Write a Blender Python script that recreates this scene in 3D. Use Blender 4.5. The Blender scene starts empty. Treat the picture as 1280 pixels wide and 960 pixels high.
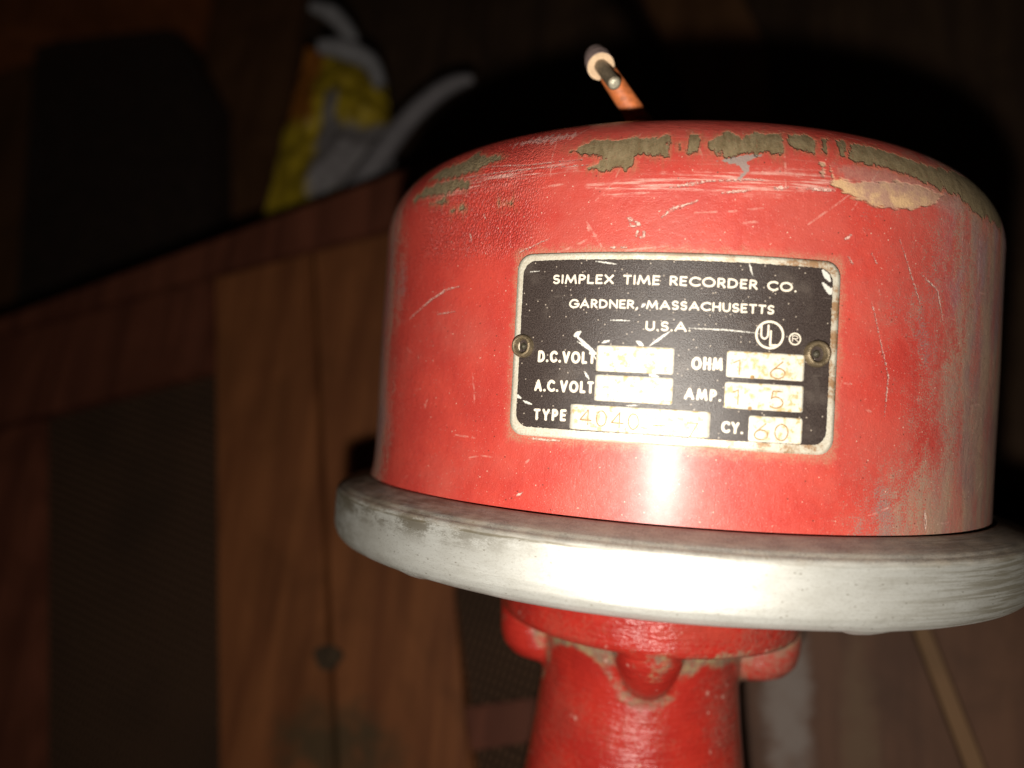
import bpy, bmesh, math, random
import numpy as np
from mathutils import Matrix, Vector, noise
D = {
    'CAM': {"loc": [0.0, 0.0, 0.2175], "rot": [[0.9499257899463774, 0.08748686603587719, -0.2999784023325201], [0.0, 0.9600058791353997, 0.27997984217701877], [0.3124755887981505, -0.26596007274906663, 0.9119343430908611]]},
    'LIGHT': [-0.0028497773698391324, -0.013942544375787076, 0.21441022245597505],
    'BELL': {"loc": [-0.019105332994014297, 0.022873653958618845, 0.07585034522362918], "rot": [[0.9482832419349856, 0.030904911623390693, -0.3159173618255635], [-0.3135466787895176, 0.24630795639850317, -0.9170719005807866], [0.049470933742316904, 0.9686987545425788, 0.24325983980575133]]},
    'FOCUS': 0.099,
    'CHIP': [[[-0.4648, 0.886], [-0.4166, 0.9185], [-0.3086, 0.9185], [-0.2623, 0.9156], [-0.2218, 0.9255], [-0.2141, 0.8522], [-0.2584, 0.8606], [-0.2951, 0.8578], [-0.2989, 0.8296], [-0.3664, 0.8225], [-0.4146, 0.8324], [-0.3664, 0.8507], [-0.3626, 0.8578], [-0.4262, 0.8705]], [[-0.1986, 0.8945], [-0.1851, 0.9001], [-0.1832, 0.8733], [-0.1967, 0.8719]], [[-0.1678, 0.9227], [-0.1466, 0.9255], [-0.1466, 0.8677], [-0.1659, 0.8719]], [[-0.1736, 0.9142], [-0.1485, 0.9142], [-0.1485, 0.8677], [-0.1736, 0.8677]], [[-0.1331, 0.91], [-0.0926, 0.9269], [-0.0771, 0.9509], [-0.0598, 0.9227], [0.0212, 0.9467], [0.0636, 0.9537], [0.0482, 0.879], [0.0096, 0.8677], [-0.027, 0.8719], [-0.0829, 0.8507], [-0.1061, 0.8733], [-0.1311, 0.8761]], [[0.0733, 0.9425], [0.1254, 0.9509], [0.1466, 0.9312], [0.1273, 0.8832], [0.0945, 0.8874], [0.0656, 0.91]], [[0.1639, 0.941], [0.1794, 0.9439], [0.162, 0.8917], [0.1504, 0.8902]], [[0.2083, 0.941], [0.2314, 0.9439], [0.2083, 0.8846], [0.1929, 0.8874]], [[0.2353, 0.9382], [0.3105, 0.9453], [0.3664, 0.9241], [0.4725, 0.9128], [0.6017, 0.9269], [0.8158, 0.9425], [0.9141, 0.886], [0.8756, 0.8028], [0.7502, 0.8127], [0.6306, 0.8098], [0.5844, 0.8366], [0.4397, 0.8507], [0.3568, 0.8649], [0.3259, 0.8747], [0.2623, 0.8677], [0.216, 0.8804]], [[-0.9913, 0.8846], [-0.9238, 0.9171], [-0.8293, 0.9128], [-0.7984, 0.9523], [-0.7464, 0.9185], [-0.6885, 0.9044], [-0.6711, 0.8917], [-0.7329, 0.8776], [-0.7656, 0.862], [-0.8794, 0.8649]], [[-1.0511, 0.8324], [-0.9913, 0.8592], [-0.8756, 0.8564], [-0.7734, 0.8465], [-0.7599, 0.8268], [-0.7791, 0.8169], [-0.8833, 0.8197]], [[-0.9315, 0.8], [-0.8659, 0.8042], [-0.8524, 0.7915], [-0.9161, 0.7943]], [[-0.8312, 0.7661], [-0.783, 0.7703], [-0.7714, 0.7619], [-0.8254, 0.7619]], [[-0.6519, 0.7633], [-0.6133, 0.7647], [-0.6133, 0.7576], [-0.6461, 0.759]]],
    'GREY': [[[-0.1061, 0.8465], [-0.0463, 0.8634], [0.0039, 0.8691], [-0.0347, 0.8465], [-0.0309, 0.8197], [-0.0694, 0.7901], [-0.0463, 0.8197], [-0.0521, 0.8352]]],
    'TAN': [[[0.1369, 0.862], [0.1543, 0.8634], [0.1466, 0.8197], [0.1369, 0.8197]], [[0.162, 0.8564], [0.1716, 0.8239], [0.2546, 0.8239], [0.3491, 0.8423], [0.4359, 0.8395], [0.5091, 0.8324], [0.4686, 0.7985], [0.3954, 0.7746], [0.3066, 0.7647], [0.2411, 0.7717], [0.1929, 0.7887], [0.162, 0.8042]]],
    'TAN2': [[[0.1659, 0.8564], [0.2796, 0.8733], [0.4281, 0.8705], [0.5593, 0.8606], [0.6306, 0.8098], [0.5535, 0.7901], [0.4571, 0.7929], [0.4127, 0.8028], [0.27, 0.8141], [0.1986, 0.8141]]],
    'SCUFF': [[[-0.6789, 0.9509], [-0.5979, 0.9664], [-0.4686, 0.9664], [-0.4532, 0.9467], [-0.5284, 0.9241], [-0.6133, 0.9298]]],
    'STREAK': [[[-0.405, 0.7887], [-0.2796, 0.8028], [-0.0984, 0.8197], [0.0868, 0.831], [0.1697, 0.8268], [0.1697, 0.7887], [0.0135, 0.7703], [-0.1678, 0.7689], [-0.3336, 0.7576]], [[-1.0337, 0.8239], [-0.8621, 0.8409], [-0.6249, 0.8507], [-0.4436, 0.8578], [-0.4339, 0.8296], [-0.6171, 0.8141], [-0.8486, 0.8014]]],
    'SCR': [[[[-1.0164, 0.4811], [-0.8871, 0.5319], [-0.8274, 0.5516], [-0.7753, 0.5573]], 0.0028], [[[-0.864, 0.4867], [-0.7888, 0.491]], 0.0018], [[[-0.2237, 0.7097], [-0.2006, 0.7294], [-0.1581, 0.7449]], 0.0035], [[[-0.2102, 0.7788], [-0.135, 0.7915]], 0.003], [[[-0.1697, 0.7901], [-0.0984, 0.7971], [0.0077, 0.8042]], 0.0018], [[[-0.1601, 0.7407], [-0.1446, 0.7506]], 0.002], [[[-0.0906, 0.7689], [-0.027, 0.7774]], 0.0028], [[[0.027, 0.7858], [0.0579, 0.7887]], 0.004], [[[0.1003, 0.7901], [0.1716, 0.7915]], 0.003], [[[0.2141, 0.6433], [0.2276, 0.6264]], 0.002], [[[0.2044, 0.6829], [0.2199, 0.6927]], 0.004], [[[0.432, 0.6236], [0.4918, 0.5926], [0.5188, 0.5248]], 0.002], [[[0.2777, 0.656], [0.2931, 0.6335]], 0.0015], [[[-0.3028, 0.7068], [-0.2893, 0.7012]], 0.005], [[[-0.2816, 0.6984], [-0.2739, 0.6885]], 0.005], [[[-0.297, 0.6913], [-0.2854, 0.6871]], 0.004], [[[-0.2777, 0.6786], [-0.2796, 0.6645]], 0.004], [[[-0.2642, 0.6758], [-0.2623, 0.6617]], 0.004], [[[-0.2719, 0.6617], [-0.2642, 0.6603]], 0.003], [[[-0.3394, 0.6391], [-0.3279, 0.6391]], 0.003], [[[-0.3163, 0.6391], [-0.3028, 0.6377]], 0.002], [[[-0.702, 0.7407], [-0.6924, 0.7266]], 0.002], [[[-0.7483, 0.697], [-0.7386, 0.6758]], 0.002], [[[-0.9006, 0.8931], [-0.5689, 0.8564], [-0.4243, 0.8578]], 0.0012], [[[-0.945, 0.8578], [-0.648, 0.8465], [-0.4089, 0.8409]], 0.0012], [[[-0.5844, 0.6307], [-0.4976, 0.6631]], 0.0012], [[[-0.5226, 0.1749], [-0.4378, 0.1749]], 0.003], [[[0.4821, 0.055], [0.4879, 0.0127]], 0.005], [[[-0.5477, 0.031], [-0.5323, 0.0409]], 0.003], [[[0.2854, 0.5389], [0.3414, 0.3739], [0.3356, 0.2793]], 0.0016], [[[0.3568, 0.697], [0.432, 0.5531]], 0.0014]],
    'TEXT': [["SIMPLEX TIME RECORDER CO.", [-0.4744, 0.5502], [0.0849, 0.5474], 0.0226], ["GARDNER, MASSACHUSETTS", [-0.4301, 0.4924], [0.0366, 0.4938], 0.0212], ["U.S.A.", [-0.2469, 0.443], [-0.1466, 0.4444], 0.0226], ["D.C.VOLT", [-0.5034, 0.3612], [-0.3587, 0.3612], 0.0282], ["A.C.VOLT", [-0.5091, 0.2906], [-0.3587, 0.292], 0.0283], ["TYPE", [-0.5072, 0.2201], [-0.4224, 0.2229], 0.0282], ["OHM", [-0.1408, 0.3584], [-0.0714, 0.3598], 0.0296], ["AMP.", [-0.1524, 0.2906], [-0.0714, 0.2892], 0.0268], ["CY.", [-0.0675, 0.2201], [-0.0193, 0.2187], 0.0268]],
    'BOX': [[[-0.3568, 0.4063], [-0.1794, 0.4063], [-0.1794, 0.3457], [-0.3568, 0.3442]], [[-0.3568, 0.3372], [-0.1794, 0.3372], [-0.1774, 0.2765], [-0.3568, 0.2751]], [[-0.4127, 0.2652], [-0.0926, 0.2652], [-0.0926, 0.206], [-0.4127, 0.2046]], [[-0.0636, 0.4063], [0.1119, 0.4063], [0.1119, 0.3471], [-0.0636, 0.3457]], [[-0.0656, 0.3358], [0.1119, 0.3358], [0.1138, 0.2751], [-0.0636, 0.2765]], [[-0.0077, 0.2638], [0.1138, 0.261], [0.1138, 0.2032], [-0.0077, 0.2046]]],
    'EMB': [["1", [-0.0482, 0.3527], [-0.0347, 0.3527], 0.0339], [".", [-0.0058, 0.3485], [0.0135, 0.3499], 0.0381], ["6", [0.0347, 0.3485], [0.0675, 0.3499], 0.0381], ["1", [-0.0482, 0.2836], [-0.0347, 0.285], 0.0338], [".", [-0.0077, 0.2779], [0.0116, 0.2793], 0.0381], ["5", [0.0366, 0.2822], [0.0656, 0.2822], 0.0381], ["60", [0.0058, 0.2088], [0.081, 0.2102], 0.0367], ["4040", [-0.3876, 0.2187], [-0.2507, 0.2144], 0.0353], ["-", [-0.2179, 0.213], [-0.1909, 0.2144], 0.0325], ["7", [-0.1427, 0.206], [-0.1196, 0.206], 0.031]],
    'UL': [[0.0289, 0.4472], 0.0328],
    'RR': [[0.0868, 0.4416], 0.0144],
    'UGL': [["U", [0.0096, 0.4374], [0.0251, 0.4388], 0.0296], ["L", [0.0309, 0.4233], [0.0444, 0.4247], 0.0324], ["R", [0.081, 0.436], [0.0945, 0.436], 0.0127]],
    'PSCR': [[[[-0.4127, 0.4303], [-0.3857, 0.4077], [-0.3529, 0.3823]], 0.004], [[[-0.405, 0.4134], [-0.3741, 0.395], [-0.3549, 0.3696]], 0.0025], [[[-0.4127, 0.4261], [-0.3992, 0.436]], 0.006], [[[-0.2642, 0.4176], [-0.2507, 0.4091]], 0.005], [[[-0.2353, 0.4091], [-0.1929, 0.443]], 0.003], [[[-0.3452, 0.412], [-0.3279, 0.4176]], 0.003], [[[-0.1504, 0.4529], [-0.0694, 0.4529], [-0.0039, 0.4501]], 0.0016], [[[-0.3838, 0.3428], [-0.3722, 0.3259]], 0.003], [[[-0.5747, 0.2836], [-0.5458, 0.2723]], 0.005], [[[-0.5381, 0.2652], [-0.5149, 0.2582]], 0.003], [[[0.1466, 0.6024], [0.1639, 0.5813]], 0.007], [[[0.1485, 0.5728], [0.1659, 0.5559], [0.1716, 0.5629]], 0.007], [[[-0.3279, 0.4656], [-0.2835, 0.4656]], 0.0016], [[[-0.54, 0.5813], [-0.513, 0.5827]], 0.001], [[[-0.2526, 0.2709], [-0.2314, 0.3428]], 0.0012], [[[-0.2584, 0.498], [-0.2507, 0.5051]], 0.004], [[[-0.2314, 0.3428], [-0.2121, 0.3372]], 0.005], [[[-0.2777, 0.2681], [-0.2526, 0.2709]], 0.0015], [[[-0.0251, 0.6095], [-0.0154, 0.5813]], 0.002], [[[-0.3703, 0.6038], [-0.3221, 0.5968]], 0.002]],
    'RAIL': [[-0.32072, 0.08034], [-0.0826, 0.15111], [-0.08037, 0.12688], [-0.19144, 0.10402], [-0.31928, 0.07664]],
    'RAIL2': [[-0.31876, 0.0753], [-0.19247, 0.10253], [-0.18345, 0.06854], [-0.25431, 0.05195], [-0.30486, 0.03948]],
    'STILE': [[-0.30438, 0.03826], [-0.25525, 0.05014], [-0.21126, -0.09091], [-0.26469, -0.10007]],
    'PL1': [[-0.18985, 0.10303], [-0.15247, 0.11083], [-0.12902, 0.0085], [-0.11108, -0.07373], [-0.14733, -0.07995]],
    'PL2': [[-0.15067, 0.11132], [-0.08021, 0.12516], [-0.08788, 0.00241], [-0.06997, -0.06668], [-0.10945, -0.07345], [-0.12714, 0.00862]],
    'WOV1': [[-0.25611, 0.05282], [-0.18108, 0.06967], [-0.14656, -0.07982], [-0.21245, -0.09112]],
    'WOV2': [[-0.09427, 0.02457], [-0.05315, 0.03552], [-0.04919, -0.02267], [-0.08181, -0.0295]],
    'CROSS': [[-0.08156, -0.02766], [-0.04938, -0.01997], [-0.04867, -0.03029], [-0.07744, -0.03787]],
    'WOV3': [[-0.07784, -0.03831], [-0.04865, -0.03066], [-0.04253, -0.06198], [-0.07102, -0.06686]],
    'PR1': [[-0.05285, 0.04463], [0.02004, 0.03424], [0.03953, -0.0257], [0.04641, -0.04672], [-0.04058, -0.06164]],
    'PR2': [[0.0206, 0.03426], [0.02424, 0.03362], [0.04381, -0.02511], [0.05076, -0.04598], [0.04686, -0.04665], [0.04, -0.02564]],
    'PR3': [[0.02477, 0.03325], [0.06644, 0.02887], [0.0743, -0.04194], [0.05135, -0.04588], [0.04428, -0.02505]],
    'BASE': [[-0.32571, 0.08178], [-0.08143, 0.15338], [-0.05947, 0.05861], [0.07495, 0.03664], [0.0803, -0.04801], [-0.26372, -0.11103]],
    'KNOT': [-0.12279, -0.01871],
    'KNOT2': [-0.1165, -0.04097],
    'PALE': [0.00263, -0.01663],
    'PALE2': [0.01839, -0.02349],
    'FZ': -0.1625,
    'CASE': [[-0.50632, 0.36936], [-0.39151, 0.36886], [-0.33572, 0.29015], [-0.30953, 0.17393], [-0.44937, 0.13285]],
    'LOOSE': [[-0.08485, 0.36421], [-0.02926, 0.35279], [-0.00335, 0.28421], [-0.00324, 0.23561], [-0.0349, 0.22985], [-0.05196, 0.28457]],
    'TOPB': [[-0.58176, 0.43051], [-0.37136, 0.38727], [-0.37061, 0.34622], [-0.4787, 0.35233], [-0.54857, 0.34139]],
    'LEFTB': [[-0.63152, 0.39229], [-0.51658, 0.37643], [-0.45548, 0.13652], [-0.52419, 0.11583]],
    'MIDB': [[-0.41339, 0.43549], [-0.30365, 0.41294], [-0.28558, 0.21951], [-0.32544, 0.18468], [-0.35331, 0.30976]],
    'BAG': [[-0.2055, 0.23928, -0.04803], [-0.17087, 0.22939, -0.06278], [-0.15411, 0.16658, -0.05943], [-0.21968, 0.15293, -0.05739]],
    'BAGN': [0.3124755887981505, -0.26596007274906663, 0.9119343430908611],
    'STR1': [[-0.19549, 0.24669, -0.03285], [-0.18643, 0.24413, -0.0367], [-0.17871, 0.23568, -0.04181], [-0.17804, 0.22998, -0.0437]],
    'STR2': [[-0.18942, 0.2268, -0.03525], [-0.17884, 0.22644, -0.03898], [-0.16825, 0.22206, -0.04388], [-0.16362, 0.21246, -0.04827]],
    'HOSE': [[-0.16801, 0.15686, -0.04653], [-0.15693, 0.17549, -0.0449], [-0.14584, 0.19091, -0.0442], [-0.13476, 0.20217, -0.04471], [-0.12621, 0.20775, -0.04601], [-0.11988, 0.20962, -0.04764]],
    'ROD': [[-0.02289, 0.07441, 0.12094], [-0.01986, 0.07088, 0.11668], [-0.01654, 0.06766, 0.11021], [-0.01539, 0.07035, 0.09525], [-0.01591, 0.0765, 0.07529], [-0.01867, 0.08848, 0.03861], [-0.01935, 0.06845, 0.02533], [-0.02016, 0.04224, 0.01522]],
    'COL': [[-0.02527, 0.07901, 0.11926], [-0.02397, 0.07564, 0.12112]],
    'PIN': [[-0.02397, 0.07575, 0.12115], [-0.02126, 0.07063, 0.12366]],
}
S = 0.05                      # one drum radius in metres
sc = bpy.context.scene
col = sc.collection
# ------------------------------------------------------------ camera
cd = bpy.data.cameras.new('camera'); cam = bpy.data.objects.new('camera', cd); col.objects.link(cam)
def mat4(rot, loc):
    m = Matrix.Identity(4)
    for j in range(3):
        for i in range(3): m[i][j] = rot[j][i]
    m.translation = loc
    return m
cam.matrix_world = mat4(D['CAM']['rot'], D['CAM']['loc'])
cd.sensor_width = 36; cd.lens = 36*1005/1280; cd.clip_start = .005; cd.clip_end = 10
cd.dof.use_dof = True; cd.dof.focus_distance = .0985; cd.dof.aperture_fstop = 12.0
sc.camera = cam
# ------------------------------------------------------------ light
w = bpy.data.worlds.new('World'); sc.world = w; w.use_nodes = True
w.node_tree.nodes['Background'].inputs[0].default_value = (.6, .45, .35, 1)
w.node_tree.nodes['Background'].inputs[1].default_value = .0065
ld = bpy.data.lights.new('phone_flash', 'POINT'); ld.energy = .84; ld.shadow_soft_size = .0022; ld.color = (1, .95, .86)
lo = bpy.data.objects.new('phone_flash', ld); col.objects.link(lo); lo.location = D['LIGHT']
vs = sc.view_settings; vs.view_transform = 'Standard'; vs.look = 'None'; vs.gamma = 1; vs.exposure = 0; vs.use_curve_mapping = False
# ------------------------------------------------------------ node helpers
class NT:
    def __init__(s, name):
        s.m = bpy.data.materials.new(name); s.m.use_nodes = True; s.t = s.m.node_tree; s.n = s.t.nodes
        s.b = s.n['Principled BSDF']
    def new(s, ty, **k):
        x = s.n.new(ty)
        for a, v in k.items(): setattr(x, a, v)
        return x
    def put(s, sock, v):
        if v is None: return
        if isinstance(v, bpy.types.NodeSocket): s.t.links.new(v, sock)
        elif isinstance(v, (tuple, list)) and len(v) == 3 and len(sock.default_value) == 4: sock.default_value = (*v, 1)
        else: sock.default_value = v
    def math(s, op, a, b=None, c=None, clamp=False):
        x = s.new('ShaderNodeMath', operation=op, use_clamp=clamp)
        for i, v in enumerate((a, b, c)): s.put(x.inputs[i], v)
        return x.outputs[0]
    def mix(s, f, a, b):
        x = s.new('ShaderNodeMix', data_type='RGBA'); s.put(x.inputs[0], f); s.put(x.inputs[6], a); s.put(x.inputs[7], b); return x.outputs[2]
    def noise(s, vec, scale, detail=4, rough=.5, dist=0):
        x = s.new('ShaderNodeTexNoise'); s.put(x.inputs['Vector'], vec); x.inputs['Scale'].default_value = scale
        x.inputs['Detail'].default_value = detail; x.inputs['Roughness'].default_value = rough; x.inputs['Distortion'].default_value = dist
        return x.outputs['Fac']
    def sm(s, v, a, b, lo=0, hi=1):
        x = s.new('ShaderNodeMapRange', interpolation_type='SMOOTHSTEP'); s.put(x.inputs[0], v)
        for i, q in enumerate((a, b, lo, hi)): x.inputs[i+1].default_value = q
        return x.outputs[0]
    def attr(s, name): return s.new('ShaderNodeAttribute', attribute_name=name).outputs['Fac']
    def obj(s): return s.new('ShaderNodeTexCoord').outputs['Object']
    def map(s, vec, sc=(1, 1, 1), rot=(0, 0, 0), loc=(0, 0, 0)):
        x = s.new('ShaderNodeMapping'); s.put(x.inputs[0], vec); x.inputs[1].default_value = loc; x.inputs[2].default_value = rot; x.inputs[3].default_value = sc; return x.outputs[0]
    def xyz(s, vec):
        x = s.new('ShaderNodeSeparateXYZ'); s.put(x.inputs[0], vec); return x.outputs
    def uv(s): return s.new('ShaderNodeUVMap', uv_map='surf').outputs[0]
    def bump(s, h, dist, strength=1, nrm=None):
        x = s.new('ShaderNodeBump'); s.put(x.inputs['Height'], h); x.inputs['Distance'].default_value = dist; x.inputs['Strength'].default_value = strength
        s.put(x.inputs['Normal'], nrm); return x.outputs[0]
    def out(s, color=None, rough=None, metal=None, nrm=None, **k):
        s.put(s.b.inputs['Base Color'], color); s.put(s.b.inputs['Roughness'], rough); s.put(s.b.inputs['Metallic'], metal); s.put(s.b.inputs['Normal'], nrm)
        for a, v in k.items(): s.put(s.b.inputs[a.replace('_', ' ')], v)
        return s.m
# ------------------------------------------------------------ materials
def drum_paint():
    t = NT('worn red paint'); uv = t.uv(); X = t.xyz(uv); th, l = X[0], X[1]
    n1 = t.noise(uv, 6, 5, .55); n2 = t.noise(uv, 45, 4, .6); fine = t.noise(uv, 230, 3, .7)
    comb = t.noise(t.map(uv, (34, 9, 1)), 1, 3, .6); gr0 = t.noise(uv, 330, 3, .75); gr1 = t.noise(t.map(uv, (140, 100, 1), loc=(4, 1, 0)), 1, 5, .75)
    c = t.mix(t.sm(n1, .3, .7), (.46, .038, .028), (.57, .058, .039))
    c = t.mix(t.sm(n2, .5, .8, 0, .35), c, (.42, .03, .03))
    c = t.mix(t.sm(gr0, .42, .72, 0, .45), c, (.62, .11, .085)); c = t.mix(t.sm(gr1, .52, .78, 0, .5), c, (.33, .022, .02))
    # duller red towards the right, then a blotchy pinker veil, thinner on the left
    c = t.mix(t.math('MULTIPLY', t.sm(th, .30, .75), t.sm(n1, .35, .62, .1, .55)), c, (.30, .10, .10))
    veil = t.sm(t.math('ADD', t.noise(t.map(uv, (3, 4, 1)), 1, 4, .6), t.math('MULTIPLY', t.sm(th, -.75, -.2), .16)), .50, .74)
    c = t.mix(t.math('MULTIPLY', veil, .38), c, (.50, .12, .09))
    # dust film: right flank, left edge, foot of the right side
    dr = t.sm(th, .26, .92); dl = t.sm(th, -.92, -1.25); gr2 = t.noise(uv, 300, 2, .6); strk = t.noise(t.map(uv, (16, 3, 1), rot=(0, 0, .25)), 1, 5, .65)
    foot = t.math('MULTIPLY', t.sm(l, .26, .0), t.sm(th, .0, .6))
    blo = t.noise(t.map(uv, (5, 3, 1)), 1, 6, .62)
    dens = t.math('ADD', t.math('ADD', t.math('MULTIPLY', dr, 1.02), t.math('MULTIPLY', dl, .80)), t.math('MULTIPLY', foot, .75))
    dens = t.math('ADD', dens, t.math('MULTIPLY', t.math('SUBTRACT', blo, .5), 1.5))
    dens = t.math('ADD', dens, t.math('MULTIPLY', t.sm(th, -.1, .5), .24))
    gran = t.math('ADD', t.math('MULTIPLY', fine, 1.1), t.math('ADD', t.math('MULTIPLY', gr2, .7), t.math('MULTIPLY', t.math('ADD', n2, strk), .45)))
    dm = t.sm(t.math('ADD', dens, t.math('MULTIPLY', t.math('SUBTRACT', gran, 1.35), 1.7)), .50, .86)
    c = t.mix(t.math('MULTIPLY', t.math('MULTIPLY', dm, .84), t.sm(t.math('ADD', strk, t.math('MULTIPLY', t.math('SUBTRACT', fine, .5), .8)), .34, .54, .42, 1)), c, t.mix(t.sm(blo, .4, .65), (.36, .265, .175), (.235, .165, .145)))
    pat = t.math('MULTIPLY', t.sm(th, .16, .50), t.sm(t.math('ADD', t.noise(t.map(uv, (7, 5, 1), loc=(2, 5, 0)), 1, 6, .7), t.math('MULTIPLY', t.math('SUBTRACT', gran, 1.35), .55)), .50, .68))
    c = t.mix(t.math('MULTIPLY', pat, .50), c, (.34, .20, .145))
    lv = t.math('MULTIPLY', t.math('MULTIPLY', t.sm(th, .45, .62), t.sm(l, .42, .60)), t.sm(t.noise(t.map(uv, (9, 4, 1), loc=(7, 1, 0)), 1, 5, .65), .46, .62))
    c = t.mix(t.math('MULTIPLY', lv, .6), c, (.30, .18, .20))
    # pale specks
    vo = t.new('ShaderNodeTexVoronoi', feature='F1', voronoi_dimensions='2D'); t.put(vo.inputs['Vector'], uv); vo.inputs['Scale'].default_value = 34
    spk = t.math('MULTIPLY', t.math('MULTIPLY', t.sm(vo.outputs['Distance'], .075, .03), t.sm(n2, .42, .56)), t.sm(t.math('FRACT', t.math('MULTIPLY', t.xyz(vo.outputs['Color'])[0], 7.3)), .72, .8))
    vo2 = t.new('ShaderNodeTexVoronoi', feature='F1', voronoi_dimensions='2D'); t.put(vo2.inputs['Vector'], uv); vo2.inputs['Scale'].default_value = 75
    spk2 = t.math('MULTIPLY', t.sm(vo2.outputs['Distance'], .10, .04), t.sm(t.math('FRACT', t.math('MULTIPLY', t.xyz(vo2.outputs['Color'])[1], 5.1)), .66, .76))
    c = t.mix(t.math('MULTIPLY', spk, .75), c, (.75, .55, .42)); c = t.mix(t.math('MULTIPLY', spk2, .45), c, (.8, .45, .36))
    # dark pits
    vo3 = t.new('ShaderNodeTexVoronoi', feature='F1', voronoi_dimensions='2D'); t.put(vo3.inputs['Vector'], t.map(uv, loc=(3, 2, 0))); vo3.inputs['Scale'].default_value = 28
    pit = t.math('MULTIPLY', t.sm(vo3.outputs['Distance'], .07, .035), t.sm(t.math('FRACT', t.math('MULTIPLY', t.xyz(vo3.outputs['Color'])[0], 9.3)), .82, .88))
    c = t.mix(t.math('MULTIPLY', pit, .8), c, (.08, .03, .02))
    # grime along the plate edge
    pe = t.sm(t.math('ADD', t.attr('plate'), t.math('MULTIPLY', t.math('SUBTRACT', n2, .5), .05)), .028, .0)
    c = t.mix(t.math('MULTIPLY', pe, t.sm(fine, .35, .6, .1, .65)), c, (.42, .26, .16))
    # scuffs
    scf = t.sm(t.math('ADD', t.attr('scuff'), t.math('MULTIPLY', t.math('SUBTRACT', t.noise(t.map(uv, (90, 22, 1), rot=(0, 0, .5)), 1, 3, .6), .5), .10)), .0, -.012)
    c = t.mix(t.math('MULTIPLY', scf, .5), c, (.72, .46, .40))
    # long hair scratches on the shoulder
    hs = t.noise(t.map(uv, (3, 260, 1), rot=(0, 0, -.05)), 1, 2, .6)
    hm = t.math('MULTIPLY', t.sm(hs, .60, .70), t.math('MULTIPLY', t.sm(l, .74, .82), t.sm(n1, .42, .6)))
    c = t.mix(t.math('MULTIPLY', hm, .38), c, (.72, .35, .28))
    sr = t.attr('scr'); scm = t.math('MULTIPLY', t.sm(t.math('ADD', sr, t.math('MULTIPLY', t.math('SUBTRACT', t.noise(uv, 150, 4, .7), .5), .014)), .0014, -.0014), t.sm(t.noise(uv, 90, 3, .7), .36, .54, .12, 1))
    c = t.mix(t.math('MULTIPLY', scm, .78), c, (.80, .58, .48))
    hrm = t.math('MULTIPLY', t.sm(t.attr('hair'), .0022, .0004), t.sm(t.noise(uv, 40, 4, .7), .42, .6))
    c = t.mix(t.math('MULTIPLY', hrm, .40), c, (.74, .42, .34))
    sk = t.noise(t.map(uv, (7, 150, 1), rot=(0, 0, .03)), 1, 4, .65)
    skm = t.math('MULTIPLY', t.sm(t.math('ADD', t.attr('streak'), t.math('MULTIPLY', t.math('SUBTRACT', n2, .5), .05)), .012, -.02), t.sm(sk, .46, .60))
    c = t.mix(t.math('MULTIPLY', skm, .62), c, (.76, .50, .42))
    # chips
    wob = t.math('ADD', t.math('MULTIPLY', t.math('SUBTRACT', comb, .5), .055), t.math('MULTIPLY', t.math('SUBTRACT', t.noise(uv, 60, 4, .7), .5), .026))
    tanm = t.sm(t.math('ADD', t.attr('tan'), t.math('MULTIPLY', t.math('SUBTRACT', t.noise(t.map(uv, (30, 80, 1)), 1, 3), .5), .03)), .002, -.006)
    tanc = t.mix(t.sm(t.noise(uv, 18, 5, .7), .4, .62), (.62, .40, .21), (.42, .24, .17))
    c = t.mix(t.math('MULTIPLY', tanm, t.sm(th, .62, .42, .35, .95)), c, tanc)
    t2 = t.sm(t.math('ADD', t.attr('tan2'), t.math('MULTIPLY', t.math('SUBTRACT', t.noise(t.map(uv, (50, 50, 1)), 1, 5, .75), .5), .07)), .014, -.022)
    c = t.mix(t.math('MULTIPLY', t2, .62), c, t.mix(t.sm(gr1, .4, .6), (.44, .25, .19), (.33, .18, .15)))
    chs = t.math('ADD', t.math('SUBTRACT', t.attr('chip'), .0005), wob)
    chm = t.sm(chs, .002, -.005)
    rimm = t.math('SUBTRACT', t.sm(chs, .010, .002), chm)
    c = t.mix(t.math('MULTIPLY', rimm, .6, clamp=True), c, (.55, .16, .09))
    worn = t.math('MULTIPLY', t.sm(t.math('ADD', t.attr('chip'), t.math('MULTIPLY', t.math('SUBTRACT', comb, .5), .10)), .036, -.004), t.sm(t.noise(t.map(uv, (120, 24, 1)), 1, 4, .7), .40, .62))
    c = t.mix(t.math('MULTIPLY', worn, .55), c, (.30, .13, .07))
    chc = t.mix(t.sm(t.noise(t.map(uv, (60, 20, 1)), 1, 5, .7), .35, .65), (.165, .115, .055), (.25, .185, .10))
    c = t.mix(t.math('MULTIPLY', chm, t.sm(t.noise(t.map(uv, (150, 60, 1)), 1, 5, .75), .30, .46, .72, 1)), c, chc)
    c = t.mix(t.math('MULTIPLY', chm, t.sm(gr0, .58, .7, 0, .5)), c, (.42, .36, .24)); c = t.mix(t.math('MULTIPLY', chm, t.sm(gr1, .55, .66, 0, .6)), c, (.09, .065, .035))
    grm = t.sm(t.math('ADD', t.attr('grey'), t.math('MULTIPLY', t.math('SUBTRACT', t.noise(uv, 70, 3), .5), .02)), .001, -.002)
    c = t.mix(t.math('MULTIPLY', grm, .85), c, (.30, .27, .24))
    bare = t.math('MAXIMUM', chm, t.math('MULTIPLY', tanm, .7))
    rough = t.math('ADD', t.sm(n2, .3, .7, .36, .50), t.math('MULTIPLY', t.math('MAXIMUM', dm, bare), .3))
    # wrinkled paint top left + orange peel
    wr = t.new('ShaderNodeTexVoronoi', feature='DISTANCE_TO_EDGE'); t.put(wr.inputs['Vector'], t.map(uv, (150, 100, 1))); wr.inputs['Scale'].default_value = 1
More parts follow.
